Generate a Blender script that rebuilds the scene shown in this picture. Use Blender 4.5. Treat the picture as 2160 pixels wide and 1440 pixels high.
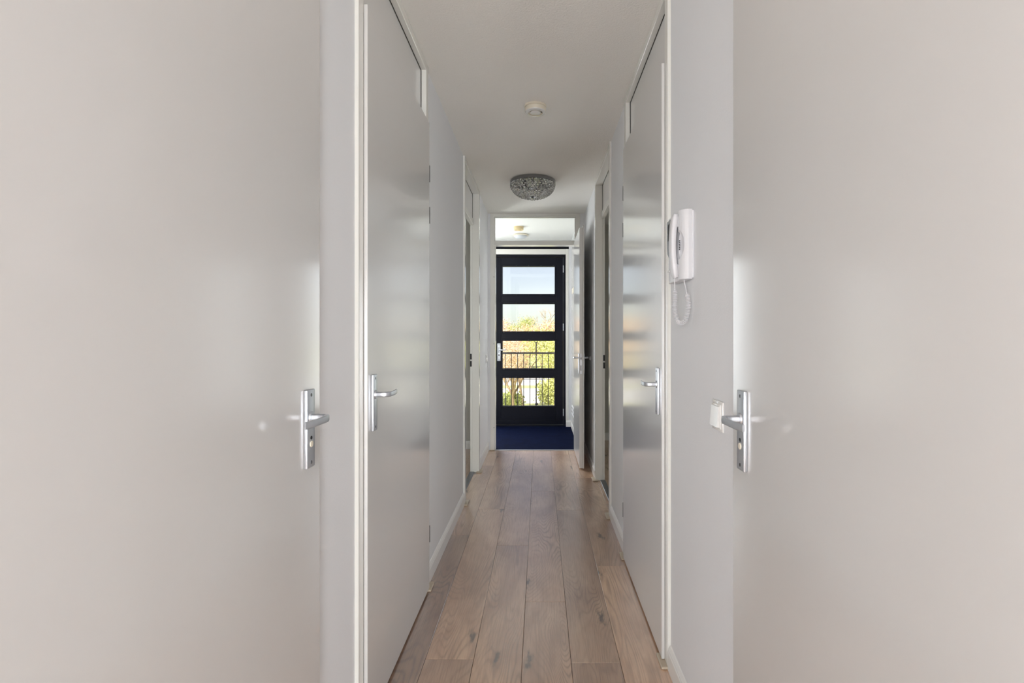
import bpy, bmesh, math, random
from mathutils import Vector, Matrix

for _o in list(bpy.data.objects):
    bpy.data.objects.remove(_o, do_unlink=True)
scene = bpy.context.scene
C = scene.collection
PI = math.pi
rng = random.Random(7)

# ------------------------------------------------------------------ camera
EYE = 1.25                      # eye height, metres
F = 1080.0                      # focal length in pixels of the 2160 px frame
cam_d = bpy.data.cameras.new('camera')
cam_d.sensor_width = 36.0
cam_d.lens = F * 36.0 / 2160.0
cam_d.shift_x = -58.5 / 2160.0
cam_d.shift_y = -11.5 / 2160.0
cam_d.clip_start = 0.02
cam_d.clip_end = 2000
cam = bpy.data.objects.new('camera', cam_d)
cam.location = (0, 0, EYE)
cam.rotation_euler = (PI / 2, 0, 0)
C.objects.link(cam)
scene.camera = cam

# ------------------------------------------------------------------ sky, sun, exposure
SUN_EL, SUN_AZ = math.radians(42), math.radians(208)   # behind the viewer, azimuth from +Y
world = bpy.data.worlds.new('world')
scene.world = world
world.use_nodes = True
wt = world.node_tree
wt.nodes.clear()
sky = wt.nodes.new('ShaderNodeTexSky')
sky.sky_type = 'NISHITA'
sky.sun_disc = False
sky.sun_elevation = SUN_EL
sky.sun_rotation = SUN_AZ
sky.air_density = 1.0
sky.dust_density = 0.8
sky.ozone_density = 1.0
bg = wt.nodes.new('ShaderNodeBackground')
bg.inputs['Strength'].default_value = 0.1
wo = wt.nodes.new('ShaderNodeOutputWorld')
hs_ = wt.nodes.new('ShaderNodeHueSaturation')
hs_.inputs['Saturation'].default_value = 0.55
hs_.inputs['Hue'].default_value = 0.53
wt.links.new(sky.outputs[0], hs_.inputs['Color'])
wt.links.new(hs_.outputs[0], bg.inputs['Color'])
wt.links.new(bg.outputs[0], wo.inputs['Surface'])

sun_d = bpy.data.lights.new('sun', 'SUN')
sun_d.energy = 6.0
sun_d.angle = math.radians(0.6)
sun_d.color = (1.0, 0.95, 0.88)
sun = bpy.data.objects.new('sun', sun_d)
sdir = Vector((math.sin(SUN_AZ) * math.cos(SUN_EL), math.cos(SUN_AZ) * math.cos(SUN_EL), math.sin(SUN_EL)))
sun.rotation_euler = (-sdir).to_track_quat('-Z', 'Y').to_euler()
sun.location = (0, -20, 30)
C.objects.link(sun)

def window_light(name, loc, direction, sx, sy, power, color):
    """area lamp for daylight at a window"""
    d = bpy.data.lights.new(name, 'AREA')
    d.shape = 'RECTANGLE'
    d.size, d.size_y = sx, sy
    d.energy = power
    d.color = color
    o = bpy.data.objects.new(name, d)
    o.location = loc
    o.rotation_euler = Vector(direction).to_track_quat('-Z', 'Z').to_euler()
    C.objects.link(o)
    return o

window_light('living_window_light_1', (-1.95, -4.9, 1.02), (0, 1, 0), 0.9, 1.9, 125, (0.91, 0.955, 1.0))
window_light('living_window_light_2', (1.25, -4.9, 1.02), (0, 1, 0), 1.0, 1.9, 140, (0.91, 0.955, 1.0))
window_light('left_room_window_light', (-1.72, 5.74, 1.25), (0, -1, 0), 1.3, 1.75, 15, (0.93, 0.97, 1.0))
window_light('right_room_window_light', (1.95, 6.22, 1.25), (0, -1, 0), 1.3, 1.75, 15, (0.93, 0.97, 1.0))
window_light('vestibule_fill_light', (-1.28, 7.0, 1.35), (0, -1, 0), 0.5, 1.9, 42, (0.95, 0.975, 1.0))  # added fill lamp to brighten the vestibule ceiling, no known window here

scene.cycles.diffuse_bounces = 7
scene.view_settings.view_transform = 'Standard'
scene.view_settings.look = 'None'
scene.view_settings.exposure = 0.6
scene.view_settings.gamma = 1.0
scene.view_settings.use_curve_mapping = False

# ------------------------------------------------------------------ materials
def srgb(r, g, b):
    f = lambda c: (c / 255.0 / 12.92) if c <= 10.31 else (((c / 255.0) + 0.055) / 1.055) ** 2.4
    return (f(r), f(g), f(b), 1.0)

def new_mat(name):
    m = bpy.data.materials.new(name)
    m.use_nodes = True
    nt = m.node_tree
    b = nt.nodes['Principled BSDF']
    return m, nt, b

def nd(nt, kind, **kw):
    n = nt.nodes.new(kind)
    for k, v in kw.items():
        setattr(n, k, v)
    return n

def mathn(nt, op, a, b=None, clamp=False):
    n = nt.nodes.new('ShaderNodeMath')
    n.operation = op
    n.use_clamp = clamp
    for i, v in enumerate((a, b)):
        if v is None:
            continue
        if isinstance(v, (int, float)):
            n.inputs[i].default_value = v
        else:
            nt.links.new(v, n.inputs[i])
    return n.outputs[0]

def mixc(nt, fac, a, b, mode='MIX'):
    n = nt.nodes.new('ShaderNodeMix')
    n.data_type = 'RGBA'
    n.blend_type = mode
    for sock, v in ((n.inputs[0], fac), (n.inputs[6], a), (n.inputs[7], b)):
        if isinstance(v, (int, float)):
            sock.default_value = v
        elif isinstance(v, tuple):
            sock.default_value = v
        else:
            nt.links.new(v, sock)
    return n.outputs[2]

def simple(name, col, rough=0.5, metal=0.0, vary=0.03, vscale=6.0, bump=0.0, bscale=200.0, bdist=0.001, spec=None, coat=0.0):
    """procedural painted / metal surface: faint tone variation and fine relief"""
    m, nt, b = new_mat(name)
    tc = nd(nt, 'ShaderNodeTexCoord')
    geo = nd(nt, 'ShaderNodeNewGeometry')
    nz = nd(nt, 'ShaderNodeTexNoise')
    nz.inputs['Scale'].default_value = vscale
    nz.inputs['Detail'].default_value = 3
    nt.links.new(geo.outputs['Position'], nz.inputs['Vector'])
    dark = tuple(c * (1 - vary) for c in col[:3]) + (1,)
    lite = tuple(min(1, c * (1 + vary)) for c in col[:3]) + (1,)
    nt.links.new(mixc(nt, nz.outputs['Fac'], dark, lite), b.inputs['Base Color'])
    b.inputs['Roughness'].default_value = rough
    b.inputs['Metallic'].default_value = metal
    if spec is not None:
        b.inputs['Specular IOR Level'].default_value = spec
    if coat:
        b.inputs['Coat Weight'].default_value = coat
        b.inputs['Coat IOR'].default_value = 2.0
        b.inputs['Coat Roughness'].default_value = 0.15
    if bump > 0:
        n2 = nd(nt, 'ShaderNodeTexNoise')
        n2.inputs['Scale'].default_value = bscale
        n2.inputs['Detail'].default_value = 4
        nt.links.new(geo.outputs['Position'], n2.inputs['Vector'])
        bp = nd(nt, 'ShaderNodeBump')
        bp.inputs['Strength'].default_value = bump
        bp.inputs['Distance'].default_value = bdist
        nt.links.new(n2.outputs['Fac'], bp.inputs['Height'])
        nt.links.new(bp.outputs['Normal'], b.inputs['Normal'])
    return m

M = {}
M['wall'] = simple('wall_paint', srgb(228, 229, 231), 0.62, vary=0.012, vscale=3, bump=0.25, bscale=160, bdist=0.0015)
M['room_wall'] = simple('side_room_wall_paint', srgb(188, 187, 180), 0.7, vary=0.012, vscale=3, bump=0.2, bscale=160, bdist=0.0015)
M['ceiling'] = simple('ceiling_spray_plaster', srgb(238, 236, 231), 0.85, vary=0.015, vscale=2.5, bump=0.8, bscale=130, bdist=0.003)
M['door'] = simple('door_gloss_paint', srgb(211, 210, 208), 0.4, vary=0.012, vscale=2, coat=1.0, spec=0.8)
M['frame'] = simple('frame_gloss_paint', srgb(224, 223, 217), 0.16, vary=0.01, vscale=4)
M['skirting'] = simple('skirting_gloss_paint', srgb(232, 231, 228), 0.22, vary=0.01)
M['alu'] = simple('satin_aluminium', srgb(206, 210, 216), 0.38, metal=0.9, vary=0.03, vscale=60, bump=0.03, bscale=500)
M['chrome'] = simple('chrome', srgb(205, 205, 208), 0.07, metal=1.0, vary=0.02)
M['rim_metal'] = simple('dark_chrome', srgb(150, 151, 154), 0.16, metal=1.0, vary=0.02)
M['steel'] = simple('steel_grey', srgb(130, 132, 135), 0.35, metal=1.0, vary=0.05, vscale=80)
M['darkmetal'] = simple('dark_slot', srgb(28, 28, 30), 0.6, vary=0.1)
M['seal_shade'] = simple('seal_shade_black', srgb(20, 19, 18), 0.8, vary=0.1)  # black of the rebate seals and of the painted shade strips
M['subfloor'] = simple('subfloor_brown', srgb(58, 46, 40), 0.8, vary=0.1)
M['navy'] = simple('navy_door_paint', srgb(9, 12, 25), 0.42, vary=0.06, vscale=9, bump=0.06, bscale=300, spec=0.18)
M['plastic'] = simple('white_plastic', srgb(222, 222, 225), 0.35, vary=0.01)
M['plastic_gloss'] = simple('white_gloss_plastic', srgb(224, 223, 220), 0.12, vary=0.01)
M['old_plastic'] = simple('aged_plastic', srgb(226, 218, 200), 0.45, vary=0.03, vscale=30)
M['yellow_plastic'] = simple('yellowed_plastic', srgb(226, 204, 158), 0.5, vary=0.03, vscale=30)
M['screen'] = simple('grey_screen', srgb(120, 124, 132), 0.12, vary=0.08, vscale=25)
M['foot'] = simple('foot_cover_cream', srgb(188, 174, 154), 0.4, vary=0.06, vscale=40)
M['opal'] = simple('opal_glass', srgb(214, 217, 222), 0.3, vary=0.01)
M['bulb'] = simple('unlit_bulb', srgb(238, 234, 226), 0.2, vary=0.01)
M['concrete'] = simple('concrete', srgb(176, 174, 170), 0.85, vary=0.1, vscale=2, bump=0.3, bscale=40, bdist=0.004)
M['pale_paving'] = simple('pale_paving', srgb(236, 233, 228), 0.9, vary=0.06, vscale=0.6)
M['railing'] = simple('dark_railing_paint', srgb(58, 54, 56), 0.5, vary=0.08, vscale=20)
M['grass'] = simple('grass_ground', srgb(196, 200, 130), 0.95, vary=0.25, vscale=0.8)
M['bark'] = simple('bark', srgb(176, 150, 122), 0.9, vary=0.25, vscale=8)
M['leaf_rust'] = simple('leaf_rust', srgb(226, 194, 166), 0.7, vary=0.1, vscale=1.2)
M['leaf_sand'] = simple('leaf_sand', srgb(222, 196, 150), 0.7, vary=0.12, vscale=1.2)
M['leaf_green'] = simple('leaf_green', srgb(180, 188, 104), 0.7, vary=0.15, vscale=1.2)
M['leaf_lime'] = simple('leaf_lime', srgb(206, 208, 126), 0.7, vary=0.15, vscale=1.2)
M['room_wood'] = None

def glass_mat(name, tint, gloss):
    m = bpy.data.materials.new(name)
    m.use_nodes = True
    nt = m.node_tree
    nt.nodes.clear()
    out = nd(nt, 'ShaderNodeOutputMaterial')
    tr = nd(nt, 'ShaderNodeBsdfTransparent')
    tr.inputs['Color'].default_value = tint
    gl = nd(nt, 'ShaderNodeBsdfGlossy')
    gl.inputs['Roughness'].default_value = 0.02
    fr = nd(nt, 'ShaderNodeFresnel')
    fr.inputs['IOR'].default_value = gloss
    mx = nd(nt, 'ShaderNodeMixShader')
    nt.links.new(fr.outputs[0], mx.inputs[0])
    nt.links.new(tr.outputs[0], mx.inputs[1])
    nt.links.new(gl.outputs[0], mx.inputs[2])
    nt.links.new(mx.outputs[0], out.inputs['Surface'])
    return m
M['glass'] = glass_mat('window_glass', (0.97, 0.985, 0.98, 1), 1.45)

def crystal_mat():
    m, nt, b = new_mat('cut_crystal')
    b.inputs['Base Color'].default_value = (0.97, 0.97, 0.95, 1)
    b.inputs['Roughness'].default_value = 0.02
    b.inputs['Transmission Weight'].default_value = 1.0
    b.inputs['IOR'].default_value = 1.6
    nz = nd(nt, 'ShaderNodeTexNoise')
    nz.inputs['Scale'].default_value = 90
    geo = nd(nt, 'ShaderNodeNewGeometry')
    nt.links.new(geo.outputs['Position'], nz.inputs['Vector'])
    bp = nd(nt, 'ShaderNodeBump')
    bp.inputs['Strength'].default_value = 0.2
    bp.inputs['Distance'].default_value = 0.002
    nt.links.new(nz.outputs['Fac'], bp.inputs['Height'])
    nt.links.new(bp.outputs['Normal'], b.inputs['Normal'])
    return m
M['crystal'] = crystal_mat()

def wood_mat(name, per_object=True):
    """oiled oak: contour-line cathedral grain, pores, knots, a tone of its own per plank"""
    m, nt, b = new_mat(name)
    L = nt.links.new
    tc = nd(nt, 'ShaderNodeTexCoord')
    oi = nd(nt, 'ShaderNodeObjectInfo')
    off = nd(nt, 'ShaderNodeCombineXYZ')
    L(mathn(nt, 'MULTIPLY', oi.outputs['Random'], 37.0), off.inputs[0])
    L(mathn(nt, 'MULTIPLY', oi.outputs['Random'], 91.0), off.inputs[1])
    co = nd(nt, 'ShaderNodeVectorMath', operation='ADD')
    L(tc.outputs['Object'], co.inputs[0])
    L(off.outputs[0], co.inputs[1])
    def noise(scale3, scale, detail=2.0, dist=0.0, rough=0.5):
        mp = nd(nt, 'ShaderNodeMapping')
        mp.inputs['Scale'].default_value = scale3
        L(co.outputs[0], mp.inputs['Vector'])
        n = nd(nt, 'ShaderNodeTexNoise')
        n.inputs['Scale'].default_value = scale
        n.inputs['Detail'].default_value = detail
        n.inputs['Distortion'].default_value = dist
        n.inputs['Roughness'].default_value = rough
        L(mp.outputs[0], n.inputs['Vector'])
        return n.outputs['Fac']
    # contour grain
    field = noise((1.0, 0.16, 1.0), 5.0, 1.5, 0.35)
    band = mathn(nt, 'SINE', mathn(nt, 'MULTIPLY', field, 240.0))
    band = mathn(nt, 'MULTIPLY_ADD', band, 0.5)
    nt.nodes[-1].inputs[2].default_value = 0.5
    band = mathn(nt, 'POWER', band, 3.2)
    where = noise((1.0, 0.45, 1.0), 3.2, 1.0)
    wmask = nd(nt, 'ShaderNodeMapRange')
    wmask.inputs[1].default_value = 0.42
    wmask.inputs[2].default_value = 0.68
    L(where, wmask.inputs[0])
    band = mathn(nt, 'MULTIPLY', band, mathn(nt, 'MULTIPLY_ADD', wmask.outputs[0], 0.8))
    nt.nodes[-2].inputs[2].default_value = 0.12
    pore = noise((1.0, 0.035, 1.0), 190.0, 3.0, 0.0, 0.6)
    blotch = noise((1.0, 0.35, 1.0), 4.5, 4.0, 0.5, 0.6)
    # knots
    mp = nd(nt, 'ShaderNodeMapping')
    mp.inputs['Scale'].default_value = (5.2, 1.9, 1.0)
    L(co.outputs[0], mp.inputs['Vector'])
    dn = nd(nt, 'ShaderNodeTexNoise')
    dn.inputs['Scale'].default_value = 6.0
    dn.inputs['Detail'].default_value = 3.0
    L(mp.outputs[0], dn.inputs['Vector'])
    addv = nd(nt, 'ShaderNodeVectorMath', operation='MULTIPLY_ADD')
    L(dn.outputs['Color'], addv.inputs[0])
    addv.inputs[1].default_value = (0.42, 0.42, 0.0)
    L(mp.outputs[0], addv.inputs[2])
    vo = nd(nt, 'ShaderNodeTexVoronoi')
    vo.voronoi_dimensions = '2D'
    vo.inputs['Scale'].default_value = 1.0
    L(addv.outputs[0], vo.inputs['Vector'])
    kn = nd(nt, 'ShaderNodeMapRange')
    kn.inputs[1].default_value = 0.13
    kn.inputs[2].default_value = 0.03
    L(vo.outputs['Distance'], kn.inputs[0])
    sep = nd(nt, 'ShaderNodeSeparateColor')
    L(vo.outputs['Color'], sep.inputs[0])
    gate = mathn(nt, 'GREATER_THAN', sep.outputs[0], 0.8)
    knot = mathn(nt, 'MULTIPLY', mathn(nt, 'POWER', kn.outputs[0], 1.6), gate)
    # colours
    ramp = nd(nt, 'ShaderNodeValToRGB')
    r = ramp.color_ramp
    r.elements[0].position = 0.25
    r.elements[0].color = srgb(164, 126, 100)
    r.elements[1].position = 0.78
    r.elements[1].color = srgb(222, 190, 158)
    e = r.elements.new(0.52)
    e.color = srgb(197, 163, 135)
    L(blotch, ramp.inputs[0])
    col = mixc(nt, mathn(nt, 'MULTIPLY', band, 0.5), ramp.outputs[0], srgb(96, 74, 64))
    pm = nd(nt, 'ShaderNodeMapRange')
    pm.inputs[1].default_value = 0.45
    pm.inputs[2].default_value = 0.75
    L(pore, pm.inputs[0])
    col = mixc(nt, mathn(nt, 'MULTIPLY', pm.outputs[0], 0.35), col, srgb(104, 78, 64))
    col = mixc(nt, mathn(nt, 'MULTIPLY', knot, 0.75), col, srgb(46, 36, 36))
    if per_object:
        tr = nd(nt, 'ShaderNodeValToRGB')
        t = tr.color_ramp
        t.elements[0].color = (0.42, 0.36, 0.35, 1)
        t.elements[1].color = (1.12, 1.04, 0.94, 1)
        e = t.elements.new(0.5)
        e.color = (0.95, 0.92, 0.9, 1)
        L(oi.outputs['Random'], tr.inputs[0])
        at = nd(nt, 'ShaderNodeAttribute')
        at.attribute_type = 'OBJECT'
        at.attribute_name = 'tone'
        L(at.outputs['Fac'], tr.inputs[0])
        col = mixc(nt, 1.0, col, tr.outputs[0], 'MULTIPLY')
    L(col, b.inputs['Base Color'])
    ro = nd(nt, 'ShaderNodeMapRange')
    ro.inputs[3].default_value = 0.3
    ro.inputs[4].default_value = 0.44
    L(blotch, ro.inputs[0])
    L(ro.outputs[0], b.inputs['Roughness'])
    b.inputs['Coat Weight'].default_value = 1.0
    b.inputs['Coat IOR'].default_value = 2.5
    b.inputs['Coat Roughness'].default_value = 0.27
    h = mathn(nt, 'ADD', mathn(nt, 'MULTIPLY', band, -0.7), mathn(nt, 'MULTIPLY', pore, -0.5))
    bp = nd(nt, 'ShaderNodeBump')
    bp.inputs['Strength'].default_value = 0.3
    bp.inputs['Distance'].default_value = 0.0012
    L(h, bp.inputs['Height'])
    L(bp.outputs['Normal'], b.inputs['Normal'])
    return m
M['wood'] = wood_mat('oiled_oak_plank')
M['room_wood'] = wood_mat('oiled_oak_room', False)

def carpet_mat():
    m, nt, b = new_mat('navy_carpet')
    L = nt.links.new
    geo = nd(nt, 'ShaderNodeNewGeometry')
    n1 = nd(nt, 'ShaderNodeTexNoise'); n1.inputs['Scale'].default_value = 9; n1.inputs['Detail'].default_value = 4
    n2 = nd(nt, 'ShaderNodeTexNoise'); n2.inputs['Scale'].default_value = 170; n2.inputs['Detail'].default_value = 3
    L(geo.outputs['Position'], n1.inputs['Vector']); L(geo.outputs['Position'], n2.inputs['Vector'])
    c = mixc(nt, n1.outputs['Fac'], srgb(9, 15, 36), srgb(24, 34, 66))
    mr = nd(nt, 'ShaderNodeMapRange'); mr.inputs[1].default_value = 0.35; mr.inputs[2].default_value = 0.7
    L(n2.outputs['Fac'], mr.inputs[0])
    c = mixc(nt, mr.outputs[0], mixc(nt, 1.0, c, (0.45, 0.45, 0.5, 1), 'MULTIPLY'), c)
    L(c, b.inputs['Base Color'])
    b.inputs['Roughness'].default_value = 0.95
    b.inputs['Specular IOR Level'].default_value = 0.03
    bp = nd(nt, 'ShaderNodeBump'); bp.inputs['Strength'].default_value = 0.9; bp.inputs['Distance'].default_value = 0.006
    L(n2.outputs['Fac'], bp.inputs['Height']); L(bp.outputs['Normal'], b.inputs['Normal'])
    return m
M['carpet'] = carpet_mat()

# ------------------------------------------------------------------ mesh helpers
class MB:
    """collects boxes, tubes, lathes ... in world coordinates; build() links them as one mesh object"""
    def __init__(self):
        self.bm = bmesh.new()
    def box(self, x0, x1, y0, y1, z0, z1, bev=0.0, seg=2):
        if x0 > x1: x0, x1 = x1, x0
        if y0 > y1: y0, y1 = y1, y0
        if z0 > z1: z0, z1 = z1, z0
        vs = [self.bm.verts.new((x, y, z)) for x in (x0, x1) for y in (y0, y1) for z in (z0, z1)]
        fs = [(0, 1, 3, 2), (4, 6, 7, 5), (0, 4, 5, 1), (2, 3, 7, 6), (0, 2, 6, 4), (1, 5, 7, 3)]
        faces = [self.bm.faces.new([vs[i] for i in f]) for f in fs]
        if bev > 0:
            edges = list({e for f in faces for e in f.edges})
            bmesh.ops.bevel(self.bm, geom=edges, offset=bev, offset_type='OFFSET', segments=seg, profile=0.5, affect='EDGES', clamp_overlap=True)
        return self
    def poly(self, pts, vec, cap=True):
        """extrude a closed 3-D outline along vec"""
        vec = Vector(vec)
        a = [self.bm.verts.new(p) for p in pts]
        b = [self.bm.verts.new(Vector(p) + vec) for p in pts]
        n = len(pts)
        for i in range(n):
            self.bm.faces.new((a[i], a[(i + 1) % n], b[(i + 1) % n], b[i]))
        if cap:
            self.bm.faces.new(a[::-1]); self.bm.faces.new(b)
        return self
    def sweep(self, pts, radii, n=10, up=(0, 0, 1), cap=True, power=1.0):
        """tube along points; radii = list of (side, up) half sizes"""
        pts = [Vector(p) for p in pts]
        rings = []
        up = Vector(up)
        for i, p in enumerate(pts):
            t = (pts[min(i + 1, len(pts) - 1)] - pts[max(i - 1, 0)]).normalized()
            u = up - t * up.dot(t)
            if u.length < 1e-4:
                u = Vector((1, 0, 0)) - t * t.x
            u.normalize()
            s = t.cross(u)
            ra, rb = radii[i] if isinstance(radii[i], tuple) else (radii[i], radii[i])
            ring = []
            for k in range(n):
                a = 2 * PI * k / n
                ca, sa = math.cos(a), math.sin(a)
                ca = math.copysign(abs(ca) ** power, ca); sa = math.copysign(abs(sa) ** power, sa)
                ring.append(self.bm.verts.new(p + s * ca * ra + u * sa * rb))
            rings.append(ring)
        for r0, r1 in zip(rings, rings[1:]):
            for k in range(n):
                self.bm.faces.new((r0[k], r0[(k + 1) % n], r1[(k + 1) % n], r1[k]))
        if cap:
            self.bm.faces.new(rings[0][::-1]); self.bm.faces.new(rings[-1])
        return self
    def lathe(self, cx, cy, prof, n=40):
        """prof: list of (radius, z), revolved about the vertical through (cx, cy)"""
        rings = []
        for r, z in prof:
            if r < 1e-6:
                rings.append([self.bm.verts.new((cx, cy, z))])
            else:
                rings.append([self.bm.verts.new((cx + r * math.cos(2 * PI * k / n), cy + r * math.sin(2 * PI * k / n), z)) for k in range(n)])
        for a, b in zip(rings, rings[1:]):
            for k in range(n):
                k2 = (k + 1) % n
                if len(a) == 1 and len(b) == 1:
                    continue
                if len(a) == 1:
                    self.bm.faces.new((a[0], b[k2], b[k]))
                elif len(b) == 1:
                    self.bm.faces.new((a[k], a[k2], b[0]))
                else:
                    self.bm.faces.new((a[k], a[k2], b[k2], b[k]))
        return self
    def ball(self, c, r, u=8, v=6, sc=(1, 1, 1)):
        m = Matrix.Translation(c) @ Matrix.Diagonal((r * sc[0], r * sc[1], r * sc[2], 1))
        bmesh.ops.create_uvsphere(self.bm, u_segments=u, v_segments=v, radius=1.0, matrix=m)
        return self
    def rot_z(self, pivot, ang):
        bmesh.ops.rotate(self.bm, cent=pivot, matrix=Matrix.Rotation(ang, 3, 'Z'), verts=self.bm.verts[:])
        return self
    def build(self, name, mat, parent=None, smooth=False, mesh_origin=None):
        bm = self.bm
        bmesh.ops.recalc_face_normals(bm, faces=bm.faces[:])
        if mesh_origin is None:
            xs = [v.co.x for v in bm.verts]; ys = [v.co.y for v in bm.verts]; zs = [v.co.z for v in bm.verts]
            mesh_origin = Vector(((min(xs) + max(xs)) / 2, (min(ys) + max(ys)) / 2, min(zs)))
        else:
            mesh_origin = Vector(mesh_origin)
        bmesh.ops.translate(bm, verts=bm.verts[:], vec=-mesh_origin)
        me = bpy.data.meshes.new(name)
        bm.to_mesh(me)
        bm.free()
        if smooth:
            me.shade_smooth()
            try:
                me.set_sharp_from_angle(angle=math.radians(38))
            except Exception:
                pass
        me.materials.append(mat)
        o = bpy.data.objects.new(name, me)
        C.objects.link(o)
        o.location = mesh_origin
        if parent is not None:
            o.parent = parent
            wp = Vector((0, 0, 0)); p = parent
            while p is not None:
                wp += p.location; p = p.parent
            o.location = mesh_origin - wp
        return o

def tag(o, label, cat, group=None, kind=None):
    o['label'] = label
    o['category'] = cat
    if group: o['group'] = group
    if kind: o['kind'] = kind
    return o

def empty(name, loc, label, cat, group=None, kind=None):
    o = bpy.data.objects.new(name, None)
    o.empty_display_size = 0.1
    C.objects.link(o)
    o.location = loc
    return tag(o, label, cat, group, kind)

# ------------------------------------------------------------------ dimensions
WL, WR = -0.568, 0.4925         # corridor wall faces
CEIL = 2.59
HALL_Y = 5.60                   # partition with the inner door
FRONT_Y = 7.05                  # wall of the front door
VCEIL = 2.57
FP = 0.012                      # frame stands proud of the wall
LIP = 0.025                     # door leaf face ahead of the wall

class Side:
    """a corridor side: d = distance out of the wall face into the corridor"""
    def __init__(self, s):
        self.s = s
        self.w = WR if s > 0 else WL
    def x(self, d):
        return self.w - self.s * d
    def box(self, mb, d0, d1, y0, y1, z0, z1, bev=0.0, seg=2):
        return mb.box(self.x(d0), self.x(d1), y0, y1, z0, z1, bev, seg)
LEFT, RIGHT = Side(-1), Side(1)

# ------------------------------------------------------------------ floor
floor = MB().box(-3.4, 3.4, -5.1, HALL_Y + 0.01, -0.25, -0.014).build('floor', M['subfloor'])
tag(floor, 'brown oak plank floor of the narrow corridor', 'floor', kind='structure')
row_x = [-0.632, -0.4434, -0.2555, -0.0675, 0.1205, 0.3085, 0.4965, 0.6845]
row_joint = [1.50, 1.982, 1.34, 0.69, 1.96, 1.065, 2.1]
tones = {(0, 1): 0.12, (0, 0): 0.1, (1, 0): 0.42, (1, 1): 0.72, (2, 1): 0.55, (2, 2): 0.6, (2, 0): 0.5, (3, 1): 0.5, (3, 2): 0.62, (4, 0): 0.28,
         (4, 1): 0.35, (5, 1): 0.82, (5, 2): 0.45, (4, 2): 0.5, (1, 2): 0.62}
for i, j0 in enumerate(row_joint):
    cuts = [-0.35]
    y = j0
    while y < HALL_Y:
        cuts.append(y)
        y += 1.72
    cuts.append(HALL_Y)
    for k, (a, b) in enumerate(zip(cuts, cuts[1:])):
        g = 0.0007
        z = rng.uniform(-0.0004, 0.0)
        p = MB().box(row_x[i] + g, row_x[i + 1] - g, a + g, b - g, -0.0139, z, 0.0008, 1).build('plank', M['wood'], floor)
        p['tone'] = tones.get((i, k), rng.uniform(0.3, 0.75))
for nm, x0, x1, y0, y1, lab in (('floor_left_room', -3.4, -0.633, -0.35, 5.72, 'wood floor glimpsed through the left doorway'),
                                ('floor_right_room', 0.686, 3.4, -0.35, 6.2, 'wood floor glimpsed through the right doorway'),
                                ('floor_living_room', -3.4, 3.4, -5.1, -0.352, 'wood floor of the room behind the viewer')):
    tag(MB().box(x0, x1, y0, y1, -0.0139, -0.0005).build(nm, M['room_wood']), lab, 'floor', kind='structure')
tag(MB().box(WL, WR, HALL_Y + 0.012, 5.72, -0.2, 0.004).box(-1.7, 0.46, 5.72, FRONT_Y + 0.06, -0.2, 0.004).build('floor_vestibule', M['carpet']),
    'dark navy carpet on the floor in front of the glazed front door', 'carpet', kind='structure')
tag(MB().box(-0.52, 0.42, HALL_Y - 0.012, HALL_Y + 0.016, 0.0, 0.007, 0.003).build('trim_1', M['alu']),
    'thin metal strip between oak floor and navy carpet', 'threshold strip', kind='structure')

# ------------------------------------------------------------------ ceiling
tag(MB().box(-3.4, 3.4, -5.1, FRONT_Y + 0.2, CEIL, CEIL + 0.3).build('ceiling', M['ceiling']),
    'textured grey white ceiling of the corridor', 'ceiling', kind='structure')
tag(MB().box(-1.7, 0.46, HALL_Y + 0.1, FRONT_Y + 0.01, VCEIL, CEIL - 0.001).build('ceiling_vestibule', M['ceiling']),
    'bright white ceiling beyond the glazed fanlight', 'ceiling', kind='structure')

# ------------------------------------------------------------------ walls
OPEN_L = [(0.325, 1.295), (1.572, 2.558), (3.80, 4.75)]
OPEN_R = [(0.300, 1.270), (1.925, 2.910), (3.52, 4.48)]
def corridor_wall(name, side, opens, y_end, label):
    mb = MB()
    y = -0.35
    for a, b in opens + [(y_end, None)]:
        side.box(mb, 0, -0.07, y, a, -0.014, CEIL)
        y = b
    tag(mb.build(name, M['wall']), label, 'wall', kind='structure')
corridor_wall('wall_left', LEFT, OPEN_L, HALL_Y + 0.1, 'grey white corridor wall on the left between the white doors')
corridor_wall('wall_right', RIGHT, OPEN_R, HALL_Y + 0.1, 'grey white corridor wall on the right carrying the intercom')
# partition around the inner door
mb = MB()
mb.box(WL, -0.541, HALL_Y, HALL_Y + 0.1, -0.014, CEIL).box(0.441, WR, HALL_Y, HALL_Y + 0.1, -0.014, CEIL)
tag(mb.build('wall_partition', M['wall']), 'narrow wall strips beside the inner door frame', 'wall', kind='structure')
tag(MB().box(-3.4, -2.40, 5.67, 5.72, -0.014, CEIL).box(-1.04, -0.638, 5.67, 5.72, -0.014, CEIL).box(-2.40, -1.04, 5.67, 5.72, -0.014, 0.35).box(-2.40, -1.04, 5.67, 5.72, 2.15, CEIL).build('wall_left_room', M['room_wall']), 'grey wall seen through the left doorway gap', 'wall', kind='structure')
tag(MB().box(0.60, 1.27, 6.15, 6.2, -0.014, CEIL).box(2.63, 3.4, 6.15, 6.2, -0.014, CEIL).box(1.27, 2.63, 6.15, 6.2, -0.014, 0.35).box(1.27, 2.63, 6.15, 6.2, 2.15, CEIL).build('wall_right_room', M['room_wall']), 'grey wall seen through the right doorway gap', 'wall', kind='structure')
tag(MB().box(-3.4, -0.668, -0.35, -0.25, -0.014, CEIL).build('wall_near_left', M['wall']), 'living room wall behind the viewer on the left', 'wall', kind='structure')
tag(MB().box(0.5925, 3.4, -0.35, -0.25, -0.014, CEIL).build('wall_near_right', M['wall']), 'living room wall behind the viewer on the right', 'wall', kind='structure')
tag(MB().box(-3.4, -0.668, 2.75, 2.8, -0.014, CEIL).build('wall_closet_left', M['room_wall']), 'side wall of the left room', 'wall', kind='structure')
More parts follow.
